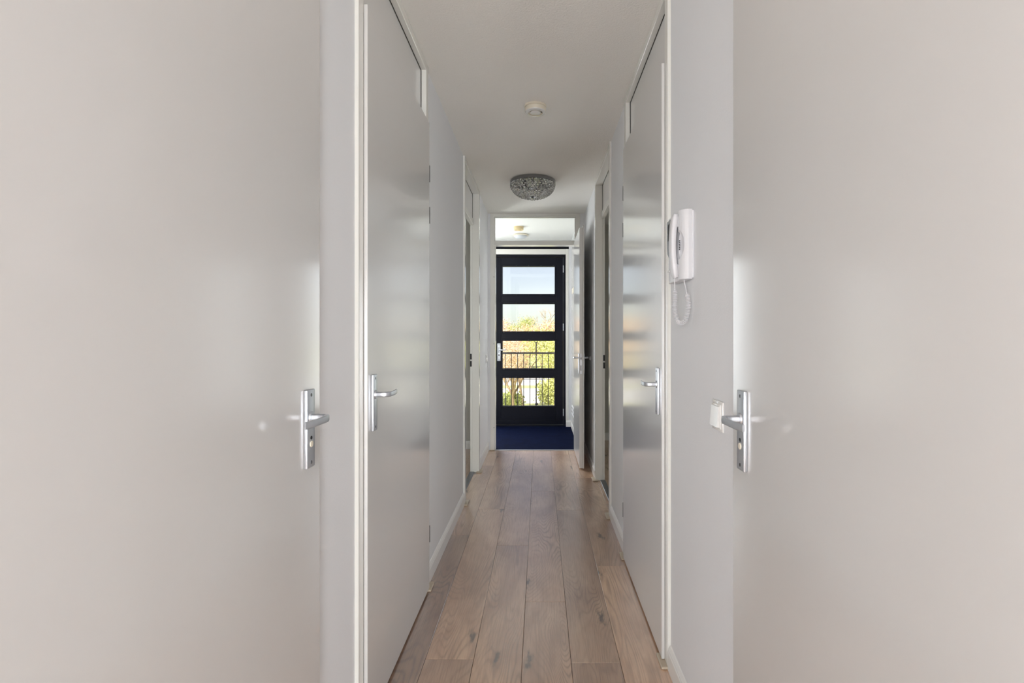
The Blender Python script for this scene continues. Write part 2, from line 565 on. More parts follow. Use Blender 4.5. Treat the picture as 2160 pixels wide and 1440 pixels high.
tag(MB().box(0.5925, 3.4, 3.05, 3.1, -0.014, CEIL).build('wall_closet_right', M['room_wall']), 'side wall of the right room', 'wall', kind='structure')
tag(MB().box(-3.4, -3.3, -5.0, 7.25, -0.2, CEIL).build('wall_outer_left', M['wall']), 'outer wall of the left room', 'wall', kind='structure')
tag(MB().box(3.3, 3.4, -5.0, 7.25, -0.2, CEIL).build('wall_outer_right', M['wall']), 'outer wall of the right room', 'wall', kind='structure')
mb = MB()
for (a0, a1, c0, c1) in ((-3.4, -2.45, -0.2, CEIL), (-1.45, 0.70, -0.2, CEIL), (1.80, 3.4, -0.2, CEIL), (-2.45, -1.45, -0.2, 0.03), (-2.45, -1.45, 2.05, CEIL), (0.70, 1.80, -0.2, 0.03), (0.70, 1.80, 2.05, CEIL)):
    mb.box(a0, a1, -5.1, -5.0, c0, c1)
tag(mb.build('wall_back', M['wall']), 'living room wall with two windows behind the viewer', 'wall', kind='structure')
def window(name, axis, pos, win, label):
    w0, w1, z0, z1 = win
    root = empty(name, ((pos, (w0 + w1) / 2, z0) if axis == 'x' else ((w0 + w1) / 2, pos, z0)), label, 'window', kind='structure')
    t = 0.05
    fr, pane = MB(), MB()
    def bx(mb, u0, u1, c0, c1, h):
        if axis == 'x': mb.box(pos - h, pos + h, u0, u1, c0, c1)
        else: mb.box(u0, u1, pos - h, pos + h, c0, c1)
    bx(fr, w0, w0 + t, z0, z1, 0.03); bx(fr, w1 - t, w1, z0, z1, 0.03)
    bx(fr, w0 + t, w1 - t, z0, z0 + t, 0.03); bx(fr, w0 + t, w1 - t, z1 - t, z1, 0.03)
    m_ = (w0 + w1) / 2
    bx(fr, m_ - 0.03, m_ + 0.03, z0 + t, z1 - t, 0.03)
    fr.build('window_frame', M['frame'], root)
    for a, b in ((w0 + t, m_ - 0.03), (m_ + 0.03, w1 - t)):
        pane = MB(); bx(pane, a, b, z0 + t, z1 - t, 0.004); pane.build('pane', M['glass'], root)
window('window_1', 'y', -5.05, (0.70, 1.80, 0.03, 2.05), 'wide white framed living room window behind the viewer')
window('window_5', 'y', -5.05, (-2.45, -1.45, 0.03, 2.05), 'narrower white framed living room window behind the viewer')
window('window_2', 'y', 5.695, (-2.40, -1.04, 0.35, 2.15), 'white framed window of the left room')
window('window_3', 'y', 6.175, (1.27, 2.63, 0.35, 2.15), 'white framed window of the right room')
# vestibule
tag(MB().box(-1.75, -1.65, 5.72, FRONT_Y + 0.2, -0.2, CEIL).build('wall_vestibule_left', M['wall']), 'white side wall of the vestibule on the left', 'wall', kind='structure')
tag(MB().box(0.44, 0.60, HALL_Y + 0.1, FRONT_Y + 0.2, -0.2, CEIL).build('wall_vestibule_right', M['wall']), 'white side wall of the vestibule beside the front door', 'wall', kind='structure')
DX0, DX1 = -0.645, 0.362        # front door opening
mb = MB()
y0, y1 = FRONT_Y, FRONT_Y + 0.2
mb.box(-1.65, -1.56, y0, y1, -0.2, CEIL).box(-1.0, DX0, y0, y1, -0.2, CEIL).box(-1.56, -1.0, y0, y1, -0.2, 0.40).box(-1.56, -1.0, y0, y1, 2.3, CEIL)
mb.box(DX1, 0.44, y0, y1, -0.2, 2.447).box(DX0, DX1, y0, y1, 2.38, 2.447).box(0.402, 0.44, y0, y1, 2.447, 2.490).box(DX0, 0.44, y0, y1, 2.490, CEIL)
tag(mb.build('wall_front', M['wall']), 'white wall around the navy front door', 'wall', kind='structure')
window('added_window', 'y', FRONT_Y + 0.12, (-1.56, -1.0, 0.40, 2.3), 'unseen tall window added left of the front door for the fill light')  # made-up window, put behind the vestibule fill lamp
mb = MB()
mb.box(DX1 - 0.004, DX1 + 0.036, FRONT_Y - 0.008, FRONT_Y + 0.05, 0.09, 2.447, 0.003).box(DX0, DX1 - 0.004, FRONT_Y - 0.008, FRONT_Y + 0.05, 2.375, 2.445, 0.003)
tag(mb.build('trim_2', M['frame']), 'white trim boards around the navy front door', 'door trim', kind='structure')

# skirting boards: upright board with a stepped, sloping top edge
def skirting(name, runs, label):
    mb = MB()
    for (p, q, inward) in runs:           # wall line from p to q, inward = unit direction into the room
        ix, iy = inward
        prof = [(0, 0), (0.013, 0), (0.013, 0.066), (0.0105, 0.072), (0.0105, 0.075), (0.004, 0.087), (0, 0.089)]
        pts = [(p[0] + ix * d, p[1] + iy * d, h + 0.0005) for d, h in prof]
        mb.poly(pts, (q[0] - p[0], q[1] - p[1], 0))
    tag(mb.build(name, M['skirting']), label, 'skirting board', kind='structure')
def runs(side, spans):
    return [((side.w, a), (side.w, b), (-side.s, 0)) for a, b in spans]
skirting('baseboard_left', runs(LEFT, [(-0.35, 0.325), (1.30, 1.565), (2.562, 3.796), (4.754, 5.60)]), 'white skirting board along the left corridor wall')
skirting('baseboard_right', runs(RIGHT, [(-0.35, 0.30), (1.275, 1.92), (2.914, 3.516), (4.484, 5.60)]), 'white skirting board along the right corridor wall')
skirting('baseboard_vestibule', [((0.44, 5.72), (0.44, FRONT_Y), (-1, 0)), ((DX1, FRONT_Y), (0.427, FRONT_Y), (0, -1))], 'white skirting at the foot of the wall beside the front door')
skirting('baseboard_left_room', [((-3.3, 5.67), (-0.67, 5.67), (0, -1))], 'white skirting glimpsed through the left doorway')
skirting('baseboard_right_room', [((0.60, 6.15), (3.3, 6.15), (0, -1))], 'white skirting glimpsed through the right doorway')

# ------------------------------------------------------------------ interior doors
HB = 2.297                      # top of the door leaf
def handle(side, parent, d, yc, ztop, ydir, wc, plate_l=0.182):
    """satin aluminium lever on a back plate; ydir = way the grip points"""
    w, l, t = 0.041, plate_l, 0.009
    mb = MB()
    side.box(mb, d, d + t, yc - w / 2, yc + w / 2, ztop - l, ztop, 0.0022, 2)
    plate = mb.build('handle_plate', M['alu'], parent, True)
    za = ztop - 0.065
    X = side.x
    P = lambda dd, yy, zz=0.0: (X(d + dd), yc + yy * ydir, za + zz)
    mb = MB()
    a = [0, 0.35, 0.7, 0.9, 1.0]
    mb.sweep([P(0.008, 0), P(0.013, 0)], [0.0145, 0.0135], 20)
    path = [(0.010, 0, 0), (0.026, 0, 0), (0.040, 0.001, 0), (0.0475, 0.006, 0), (0.0510, 0.014, 0), (0.0530, 0.030, 0.0), (0.0535, 0.034, 0.0), (0.0525, 0.060, -0.0005), (0.0500, 0.086, -0.001), (0.0462, 0.108, -0.001), (0.0455, 0.112, -0.001)]
    rad = [(0.0078, 0.0078), (0.0078, 0.0080), (0.0078, 0.0082), (0.0068, 0.0084), (0.0050, 0.0084), (0.0038, 0.0082), (0.0032, 0.0078), (0.0030, 0.0076), (0.0030, 0.0079), (0.0031, 0.0082), (0.0024, 0.0078)]
    mb.sweep([P(*p) for p in path], rad, 20, power=0.5)
    mb.build('lever', M['alu'], plate, True)
    for zz in (ztop - 0.0125, ztop - l + 0.0125):
        mb = MB()
        mb.sweep([(X(d + t - 0.0015), yc, zz), (X(d + t + 0.0006), yc, zz)], [0.0042, 0.0042], 12)
        mb.build('screw', M['steel'], plate, True)
        mb = MB()
        side.box(mb, d + t + 0.0004, d + t + 0.0009, yc - 0.0008, yc + 0.0008, zz - 0.0034, zz + 0.0034)
        mb.build('screw_slot', M['darkmetal'], plate)
    if wc:
        zt = ztop - 0.127
        mb = MB().sweep([(X(d + t - 0.001), yc, zt), (X(d + t + 0.0015), yc, zt), (X(d + t + 0.0022), yc, zt)], [0.0072, 0.0072, 0.0064], 20)
        mb.build('lock_disc', M['old_plastic'], plate, True)
        mb = MB().sweep([(X(d + t - 0.001), yc, zt + 0.0145), (X(d + t + 0.0006), yc, zt + 0.0145)], [0.0045, 0.0045], 14)
        mb.build('indicator_hole', M['darkmetal'], plate, True)
    return plate

def foot_cover(side, root, y0, y1):
    """wood-coloured cover plate laid on the floor around the foot of a jamb"""
    mb = MB()
    side.box(mb, -0.012, 0.037, y0, y1, 0.0, 0.010, 0.004, 2)
    mb.build('foot_cover', M['foot'], root)

def door_unit(name, side, outer, leaf, open_leaf, label, handle_near=True, wc=False, hinges=True, covers=(True, True)):
    a, b = outer
    root = empty(name, (side.w, (a + b) / 2, 0), label, 'door', kind='structure')
    X = side.x
    # frame: two jambs, head, transom bar; each jamb has a rebate
    J = 0.05
    jd0, jd1 = (FP, -0.052) if open_leaf else (FP, -0.10)
    for (p, q, dirn) in ((a, a + J, 1), (b - J, b, -1)):
        mb = MB()
        if open_leaf:
            side.box(mb, FP, -0.052, p, q, 0.0, CEIL - 0.0005, 0.0015, 1)
            if dirn > 0: side.box(mb, -0.052, -0.072, p, q - 0.014, 0.0, CEIL - 0.0005)
            else: side.box(mb, -0.052, -0.072, p + 0.014, q, 0.0, CEIL - 0.0005)
        else:
            side.box(mb, FP, -0.012, p, q - 0.004 if dirn > 0 else q, 0.0, CEIL - 0.0005, 0.0015, 1)
            side.box(mb, -0.012, -0.07, p, q, 0.0, CEIL - 0.0005)
        mb.build('jamb', M['frame'], root)
    mb = MB()
    side.box(mb, FP, -0.07, a + J - 0.004, b - J + 0.004, 2.553, CEIL - 0.0005, 0.0015, 1)
    mb.build('head', M['frame'], root)
    # upper panel, set back; solid black strips stand in for shade at its edges
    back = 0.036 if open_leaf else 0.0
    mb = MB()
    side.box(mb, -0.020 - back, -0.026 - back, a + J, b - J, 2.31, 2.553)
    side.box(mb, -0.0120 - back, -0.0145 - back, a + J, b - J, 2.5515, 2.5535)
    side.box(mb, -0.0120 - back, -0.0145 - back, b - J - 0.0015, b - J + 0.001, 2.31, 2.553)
    mb.build('shade_strip', M['seal_shade'], root)
    mb = MB()
    side.box(mb, -0.014 - back, -0.024 - back, a + J + 0.001, b - J - 0.004, 2.302, 2.547, 0.0012, 1)
    mb.build('upper_panel', M['door'], root)
    if open_leaf:
        mb = MB()
        side.box(mb, -0.038, -0.072, a + J, b - J, 2.268, 2.316, 0.002, 1)
        mb.build('transom_bar', M['frame'], root)
        mb = MB()
        side.box(mb, -0.030, -0.075, a + J - 0.004, b - J + 0.004, -0.001, 0.006, 0.002, 1)
        mb.build('threshold', M['steel'], root)
        for zz in (1.06, 0.995):
            mb = MB()
            side.box(mb, -0.058, -0.074, b - J + 0.0125, b - J + 0.016, zz - 0.026, zz + 0.026)
            mb.build('strike_slot', M['darkmetal'], root)
        # leaf swung fully into the room, hinged on the near jamb
        mb = MB()
        lw = b - a - 2 * J
        side.box(mb, -0.085, -0.085 - lw, a + 0.008, a + 0.046, 0.01, 2.265, 0.002, 1)
        mb.build('leaf', M['door'], root)
    else:
        l0, l1 = leaf
        mb = MB()
        side.box(mb, LIP, FP + 0.001, l0, l1, 0.012, HB, 0.0016, 2)
        side.box(mb, FP + 0.001, -0.013, l0 + 0.016, l1 - 0.016, 0.012, HB - 0.016)
        mb.build('leaf', M['door'], root)
        mb = MB()
        side.box(mb, -0.013, -0.02, l0 + 0.012, l1 - 0.012, 0.012, 2.31)
        mb.build('rebate_seal', M['seal_shade'], root)
        yh = l0 + 0.050 if handle_near else l1 - 0.066
        handle(side, root, LIP, yh, 1.125, 1 if handle_near else -1, wc)
        if hinges:
            yh = l1 if handle_near else l0
            sg = 1 if handle_near else -1
            for z0, z1 in ((2.01, 2.09), (1.805, 1.885), (0.235, 0.315)):
                mb = MB()
                xc = X(LIP - 0.004); yc = yh + sg * 0.006
                mb.sweep([(xc, yc, z0), (xc, yc, z1)], [0.006, 0.006], 12)
                mb.build('hinge', M['steel'], root, True)
    for (p, q, want) in ((a, a + J, covers[0]), (b - J, b, covers[1])):
        if want:
            foot_cover(side, root, p - (0.034 if open_leaf else 0.008), q + 0.034)
    return root

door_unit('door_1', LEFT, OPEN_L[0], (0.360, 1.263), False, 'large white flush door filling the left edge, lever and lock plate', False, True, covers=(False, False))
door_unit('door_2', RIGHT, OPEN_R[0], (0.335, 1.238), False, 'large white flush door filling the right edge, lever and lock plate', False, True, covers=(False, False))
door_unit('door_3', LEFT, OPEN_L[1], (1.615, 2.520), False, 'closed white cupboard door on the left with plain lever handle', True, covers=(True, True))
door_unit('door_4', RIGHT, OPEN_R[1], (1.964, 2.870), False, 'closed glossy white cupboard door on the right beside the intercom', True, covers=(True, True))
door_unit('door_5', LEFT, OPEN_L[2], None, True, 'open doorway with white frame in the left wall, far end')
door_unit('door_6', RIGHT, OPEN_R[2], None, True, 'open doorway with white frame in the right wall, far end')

# ------------------------------------------------------------------ inner glazed-fanlight door (open against the right wall)
root = empty('door_7', (-0.05, HALL_Y + 0.03, 0), 'white inner door with glass fanlight, standing open against the right wall', 'door', kind='structure')
fy0, fy1 = HALL_Y - 0.012, HALL_Y + 0.085
ix0, ix1 = -0.496, 0.392
for (x0, x1, st) in ((-0.541, ix0, 1), (ix1, 0.441, -1)):
    mb = MB().box(x0, x1, fy0, fy1, 0, CEIL - 0.001, 0.0015, 1)
    if st > 0: mb.box(x1 - 0.002, x1 + 0.012, fy0 + 0.045, fy1, 0, 2.24)
    else: mb.box(x0 - 0.012, x0 + 0.002, fy0 + 0.045, fy1, 0, 2.24)
    mb.build('jamb', M['frame'], root)
MB().box(ix0 - 0.002, ix1 + 0.002, fy0, fy1, 2.556, CEIL - 0.001, 0.0015, 1).build('head', M['frame'], root)
MB().box(ix0 - 0.002, ix1 + 0.002, fy0, fy1, 2.242, 2.288, 0.0015, 1).build('transom_bar', M['frame'], root)
mb = MB()
gy = fy0 + 0.04
mb.box(ix0, ix0 + 0.008, gy - 0.012, gy + 0.012, 2.288, 2.556).box(ix1 - 0.008, ix1, gy - 0.012, gy + 0.012, 2.288, 2.556)
mb.box(ix0 + 0.008, ix1 - 0.008, gy - 0.012, gy + 0.012, 2.288, 2.296).box(ix0 + 0.008, ix1 - 0.008, gy - 0.012, gy + 0.012, 2.547, 2.556)
mb.build('glazing_bead', M['frame'], root)
MB().box(ix0 + 0.006, ix1 - 0.006, gy - 0.003, gy + 0.003, 2.294, 2.55).build('fanlight_pane', M['glass'], root)
for zz in (1.895, 1.165, 0.25):
    MB().sweep([(ix0 - 0.004, fy0 + 0.001, zz), (ix0 - 0.004, fy0 - 0.0015, zz)], [0.004, 0.004], 10).build('frame_screw', M['darkmetal'], root)
MB().box(-0.545, ix0 + 0.006, fy0 - 0.012, fy0 + 0.02, 0.0, 0.010, 0.003, 1).build('foot_cover', M['foot'], root)
# leaf: hinge at (0.43, HALL_Y), lies nearly along the wall
LA = 0.414                       # wall-side face x at the free edge
ly0, ly1 = 4.79, HALL_Y - 0.012
def leaf_box(mb, x0, x1, y0, y1, z0, z1, bev=0.0):
    return mb.box(x0, x1, y0, y1, z0, z1, bev)
piv = Vector((0.40, ly1, 0))
ang = math.radians(-0.6)
mb = MB()
mb.box(0.372, 0.402, ly0 + 0.010, ly1, 0.012, 2.268, 0.0015)
mb.box(0.402, 0.415, ly0, ly1, 0.012, 2.288, 0.0015)
mb.build('leaf', M['door'], root)
ed = MB().box(0.376, 0.398, ly0 + 0.0075, ly0 + 0.0105, 0.895, 1.085, 0.001, 1)
lock = ed.build('lock_face', M['alu'], root)
MB().box(0.382, 0.392, ly0 + 0.002, ly0 + 0.008, 1.03, 1.05, 0.001, 1).build('latch', M['steel'], lock)
MB().box(0.384, 0.390, ly0 + 0.0068, ly0 + 0.0076, 0.925, 0.975).build('bolt_slot', M['darkmetal'], lock)
for s_, xf in ((-1, 0.372), (1, 0.415)):
    t = 0.008
    mb = MB().box(xf, xf + s_ * t, ly0 + 0.03, ly0 + 0.071, 0.895, 1.085, 0.002, 2)
    pl = mb.build('handle_plate', M['alu'], root, True)
    za = 1.045
    yc = ly0 + 0.05
    P = lambda dd, yy: (xf + s_ * dd, yc + yy, za)
    mb = MB()
    rr = [(0.0085, 0.0085), (0.0085, 0.0085), (0.008, 0.009), (0.0055, 0.009), (0.0046, 0.0086), (0.0046, 0.0095)]
    dmax = 1.0 if s_ < 0 else 0.85
    mb.sweep([P(0.007, 0), P(0.03 * dmax, 0), P(0.044 * dmax, 0.006), P(0.05 * dmax, 0.025), P(0.05 * dmax, 0.06), P(0.046 * dmax, 0.11)], rr, 14, power=0.75)
    mb.build('lever', M['alu'], pl, True)
for z0 in (0.25, 1.2, 2.05):
    MB().sweep([(0.425, ly1 - 0.004, z0), (0.425, ly1 - 0.004, z0 + 0.08)], [0.006, 0.006], 10).build('hinge', M['steel'], root, True)

# ------------------------------------------------------------------ front door
root = empty('door_8', (-0.14, FRONT_Y + 0.08, 0), 'navy front door with four stacked horizontal glass panes', 'door', kind='structure')
yd = FRONT_Y + 0.05             # inner face of the leaf
mb = MB()
mb.box(DX0, -0.610, yd - 0.012, yd + 0.10, 0.0, 2.378, 0.002, 1).box(0.327, DX1, yd - 0.012, yd + 0.10, 0.0, 2.378, 0.002, 1).box(-0.610, 0.327, yd - 0.012, yd + 0.10, 2.345, 2.378, 0.002, 1)
mb.build('frame', M['navy'], root)
MB().box(DX0, DX1, yd - 0.03, yd + 0.12, -0.05, 0.022, 0.004, 1).build('threshold', M['navy'], root)
lx0, lx1 = -0.607, 0.3235
px0, px1 = -0.516, 0.208
panes = [(1.832, 2.213), (1.316, 1.694), (0.801, 1.181), (0.28, 0.668)]
th = 0.054
for x0, x1 in ((lx0, px0 - 0.022), (px1 + 0.022, lx1)):
    MB().box(x0, x1, yd, yd + th, 0.026, 2.341, 0.0025, 2).build('stile', M['navy'], root)
zs = [2.341] + [v for (z0, z1) in panes for v in (z1 + 0.022, z0 - 0.022)] + [0.026]
for k in range(0, len(zs), 2):
    MB().box(px0 - 0.021, px1 + 0.021, yd + 0.001, yd + th - 0.001, zs[k + 1], zs[k], 0.002, 1).build('rail', M['navy'], root)
MB().box(px0 - 0.02, px1 + 0.02, yd - 0.006, yd + 0.002, 0.095, 0.112, 0.003, 2).build('kick_moulding', M['navy'], root)
MB().box(lx0 + 0.004, lx1 - 0.004, yd - 0.01, yd + 0.004, 0.028, 0.075, 0.003, 2).build('weather_bar', M['navy'], root)
for (z0, z1) in panes:
    mb = MB()
    for (a0, a1, b0, b1) in ((px0 - 0.024, px0, z0 - 0.024, z1 + 0.024), (px1, px1 + 0.024, z0 - 0.024, z1 + 0.024), (px0, px1, z0 - 0.024, z0), (px0, px1, z1, z1 + 0.024)):
        mb.box(a0, a1, yd - 0.007, yd + 0.020, b0, b1, 0.002, 1)
        mb.box(a0, a1, yd + 0.030, yd + th + 0.004, b0, b1)
    bead = mb.build('glazing_bead', M['navy'], root)
    for q in range(5):
        xx = px0 + 0.02 + q * (px1 - px0 - 0.04) / 4
        for zz in (z0 - 0.013, z1 + 0.013):
            MB().sweep([(xx, yd - 0.0065, zz), (xx, yd - 0.0082, zz)], [0.0026, 0.0026], 8).build('bead_screw', M['steel'], bead)
    MB().box(px0 - 0.01, px1 + 0.01, yd + 0.020, yd + 0.030, z0 - 0.01, z1 + 0.01).build('pane', M['glass'], root)
for z0 in (2.13, 1.325, 0.145):
    mb = MB()
    for q in range(3):
        mb.sweep([(0.3265, yd - 0.010, z0 + q * 0.033), (0.3265, yd - 0.010, z0 + q * 0.033 + 0.031)], [0.006, 0.006], 10)
    mb.build('hinge', M['alu'], root, True)
pl = MB().box(-0.588, -0.542, yd - 0.008, yd + 0.001, 0.905, 1.148, 0.003, 2).build('handle_plate', M['alu'], root, True)
xc = -0.565
mb = MB().sweep([(xc, yd - 0.007, 1.057), (xc, yd - 0.03, 1.057), (xc + 0.006, yd - 0.045, 1.057), (xc + 0.025, yd - 0.052, 1.057), (xc + 0.06, yd - 0.052, 1.058), (xc + 0.105, yd - 0.047, 1.059)],
                [(0.009, 0.009), (0.009, 0.009), (0.0085, 0.0095), (0.007, 0.009), (0.006, 0.0085), (0.006, 0.009)], 14, power=0.8)
mb.build('lever', M['alu'], pl, True)
for zz, hh in ((1.085, 0.006), (1.030, 0.008), (0.985, 0.013)):
    MB().box(xc - 0.006, xc + 0.006, yd - 0.0095, yd - 0.007, zz - hh, zz + hh, 0.001, 1).build('key_slot', M['darkmetal'], pl)
for zz in (0.92, 1.135):
    MB().sweep([(xc, yd - 0.007, zz), (xc, yd - 0.0092, zz)], [0.005, 0.005], 10).build('screw', M['darkmetal'], pl)
# dark ventilation strip above the door
vs = MB().box(DX0, 0.402, FRONT_Y + 0.02, FRONT_Y + 0.2, 2.447, 2.490).build('ventilation_strip', M['navy'], root)
MB().box(DX0, 0.385, FRONT_Y + 0.006, FRONT_Y + 0.021, 2.461, 2.479, 0.004, 2).build('strip_ridge', M['navy'], vs)

# ------------------------------------------------------------------ meter cupboard in the vestibule wall
mc = empty('meter_cupboard', (0.44, 6.40, 0), 'white cupboard door with vents in the vestibule side wall, left of the navy door hinges', 'cupboard')
mc['label'] = 'white cupboard door with small vents, edge on beside the front door hinges'
MB().box(0.428, 0.4395, 5.86, 6.93, 0.095, 2.13, 0.002, 1).build('door_leaf', M['door'], mc)
MB().box(0.431, 0.4395, 5.86, 6.93, 2.14, 2.52, 0.002, 1).build('upper_panel', M['door'], mc)
MB().box(0.424, 0.4295, 6.44, 6.74, 1.80, 1.87, 0.001, 1).build('door_label', M['old_plastic'], mc)
for q in range(3):
    MB().box(0.4235, 0.429, 6.42, 6.76, 0.22 + 0.05 * q, 0.245 + 0.05 * q, 0.001, 1).build('vent_slat', M['plastic'], mc)

# ------------------------------------------------------------------ ceiling things
def smoke_detector(cx, cy, zc, r, mat_body, mat_face, label, group):
    t = empty('smoke_detector', (cx, cy, zc), label, 'smoke detector', group)
    MB().lathe(cx, cy, [(0, zc), (r, zc), (r, zc - 0.007), (r * 0.94, zc - 0.010), (0, zc - 0.010)]).build('mounting_base', mat_body, t, True)
    MB().lathe(cx, cy, [(0, zc - 0.009), (r * 0.90, zc - 0.009), (r * 0.95, zc - 0.013), (r * 0.95, zc - 0.032), (r * 0.88, zc - 0.038), (r * 0.66, zc - 0.040), (r * 0.63, zc - 0.033), (0, zc - 0.033)]).build('housing', mat_body, t, True)
    MB().lathe(cx, cy, [(r * 0.47, zc - 0.032), (r * 0.47, zc - 0.041), (r * 0.40, zc - 0.043), (0, zc - 0.044)]).build('test_button', mat_face, t, True)
    MB().lathe(cx, cy, [(r * 0.93, zc - 0.0335), (r * 0.90, zc - 0.0385), (r * 0.66, zc - 0.0407)], 40).build('face_ring', mat_face, t, True)
    MB().box(cx + r * 0.50, cx + r * 0.62, cy - 0.005, cy + 0.005, zc - 0.037, zc - 0.030).build('sensor_slot', M['darkmetal'], t)
    MB().ball((cx - r * 0.56, cy - 0.002, zc - 0.036), 0.0045).build('indicator_lamp', M['plastic'], t, True)
smoke_detector(-0.025, 2.985, CEIL, 0.064, M['old_plastic'], M['plastic_gloss'], 'off white round smoke detector on the corridor ceiling, nearest the viewer', 'smoke detectors')
smoke_detector(-0.256, 6.20, VCEIL, 0.062, M['yellow_plastic'], M['yellow_plastic'], 'yellowed smoke detector on the bright ceiling behind the fanlight', 'smoke detectors')

# crystal bowl lamp
cx, cy = -0.06, 4.42
lamp = empty('crystal_ceiling_lamp', (cx, cy, CEIL), 'chrome ceiling lamp with a bowl of crystal beads', 'ceiling lamp')
R = 0.197
MB().lathe(cx, cy, [(0, CEIL - 0.001), (R * 0.97, CEIL - 0.001), (R, CEIL - 0.006), (R, CEIL - 0.030), (R * 0.965, CEIL - 0.034), (R * 0.955, CEIL - 0.010), (0, CEIL - 0.010)], 64).build('rim', M['rim_metal'], lamp, True)
def bowl(u):
    """u 0 (rim) .. 1 (bottom)"""
    a = u * PI / 2
    return R * 0.95 * math.cos(a) ** 0.8, CEIL - 0.034 - 0.112 * math.sin(a) ** 1.05
beads, wires = MB(), MB()
N = 40
for k in range(10):
    u = 0.035 + k * 0.09
    r, z = bowl(u)
    n = max(14, int(N * (r / (R * 0.95)) ** 0.5))
    n = 36 if k < 4 else (28 if k < 7 else 18)
    size = min(0.0118, PI * r / n * 0.86)
    for q in range(n):
        a = 2 * PI * (q + 0.5 * (k % 2)) / n
        bmesh.ops.create_icosphere(beads.bm, subdivisions=1, radius=size,
                                   matrix=Matrix.Translation((cx + r * math.cos(a), cy + r * math.sin(a), z)) @ Matrix.Rotation(a * 3.3 + k, 4, 'X'))
b_ = beads.build('crystal_bead_bowl', M['crystal'], lamp)
b_['kind'] = 'stuff'
for q in range(20):
    a = 2 * PI * q / 20
    pts = []
    for k in range(9):
        r, z = bowl(k / 8 * 0.93)
        pts.append((cx + (r - 0.004) * math.cos(a), cy + (r - 0.004) * math.sin(a), z + 0.003))
    wires.sweep(pts, [0.0013] * 9, 5)
w_ = wires.build('wire_cage', M['chrome'], lamp)
zb = CEIL - 0.146
MB().lathe(cx, cy, [(0, zb + 0.006), (0.024, zb + 0.005), (0.028, zb), (0.018, zb - 0.004), (0.006, zb - 0.007), (0, zb - 0.007)], 32).build('bottom_cap', M['chrome'], lamp, True)
MB().lathe(cx, cy, [(0, zb - 0.006), (0.004, zb - 0.007), (0.004, zb - 0.012), (0.0085, zb - 0.017), (0.0085, zb - 0.021), (0.005, zb - 0.026), (0, zb - 0.027)], 20).build('finial', M['chrome'], lamp, True)
for q in range(3):
    a = 2 * PI * q / 3 + 0.5
    bx_, by_ = cx + 0.085 * math.cos(a), cy + 0.085 * math.sin(a)
    MB().lathe(bx_, by_, [(0, CEIL - 0.010), (0.014, CEIL - 0.010), (0.014, CEIL - 0.036), (0, CEIL - 0.036)], 16).build('socket', M['darkmetal'], lamp, True)
    MB().lathe(bx_, by_, [(0.010, CEIL - 0.036), (0.014, CEIL - 0.046), (0.020, CEIL - 0.062), (0.017, CEIL - 0.078), (0, CEIL - 0.086)], 16).build('bulb', M['bulb'], lamp, True)

# opal dome lamp in the vestibule
cx, cy = -0.25, 6.66
lamp2 = empty('dome_ceiling_lamp', (cx, cy, VCEIL), 'small white dome lamp on the bright ceiling behind the fanlight', 'ceiling lamp')
MB().lathe(cx, cy, [(0, VCEIL - 0.001), (0.096, VCEIL - 0.001), (0.103, VCEIL - 0.010), (0.103, VCEIL - 0.016), (0.090, VCEIL - 0.022), (0, VCEIL - 0.022)], 40).build('lamp_base', M['old_plastic'], lamp2, True)
MB().lathe(cx, cy, [(0.085, VCEIL - 0.018), (0.085, VCEIL - 0.026), (0.074, VCEIL - 0.038), (0.050, VCEIL - 0.048), (0, VCEIL - 0.055)], 40).build('glass_dome', M['opal'], lamp2, True)

# ------------------------------------------------------------------ intercom
X = RIGHT.x
ic = empty('intercom_handset_phone', (WR, 1.73, 1.433), 'white wall intercom with handset, grey screen and coiled cord', 'intercom')
ic.name = 'wall_intercom'
y0, y1, z0, z1 = 1.636, 1.812, 1.433, 1.656
MB().box(X(0), X(0.006), y0 - 0.002, y1 + 0.002, z0 + 0.003, z1 - 0.003, 0.002, 1).build('back_plate', M['plastic'], ic)
# housing: rounded plan outline (d, y) extruded upward
prof = [(0.005, y0), (0.018, y0 - 0.0035), (0.028, y0 + 0.001), (0.036, y0 + 0.010), (0.0405, y0 + 0.022), (0.0415, y0 + 0.030)]
prof += [(0.0405, y0 + 0.034), (0.034, y0 + 0.036), (0.034, y0 + 0.081), (0.0405, y0 + 0.083), (0.0415, y0 + 0.088)]       # cradle groove for the handset
prof += [(0.0420, y1 - 0.04), (0.0400, y1 - 0.018), (0.034, y1 - 0.006), (0.022, y1), (0.005, y1)]
mb = MB()
mb.poly([(X(d), y, z0) for d, y in prof], (0, 0, z1 - z0))
hz = mb.build('housing', M['plastic'], ic)
# finger recess cut with a sphere
cut = MB().ball((X(0.043), y0 + 0.026, 1.545), 1.0, 24, 16, (0.021, 0.030, 0.048)).build('cutter', M['plastic'])
md = hz.modifiers.new('recess', 'BOOLEAN'); md.operation = 'DIFFERENCE'; md.object = cut; md.solver = 'EXACT'
bvm = hz.modifiers.new('soft', 'BEVEL'); bvm.width = 0.0025; bvm.segments = 2; bvm.limit_method = 'ANGLE'; bvm.angle_limit = math.radians(50)
dg = bpy.context.evaluated_depsgraph_get()
dg.update()
new_me = bpy.data.meshes.new_from_object(hz.evaluated_get(dg))
hz.modifiers.clear()
hz.data = new_me
new_me.shade_smooth(); new_me.set_sharp_from_angle(angle=math.radians(30))
bpy.data.objects.remove(cut, do_unlink=True)
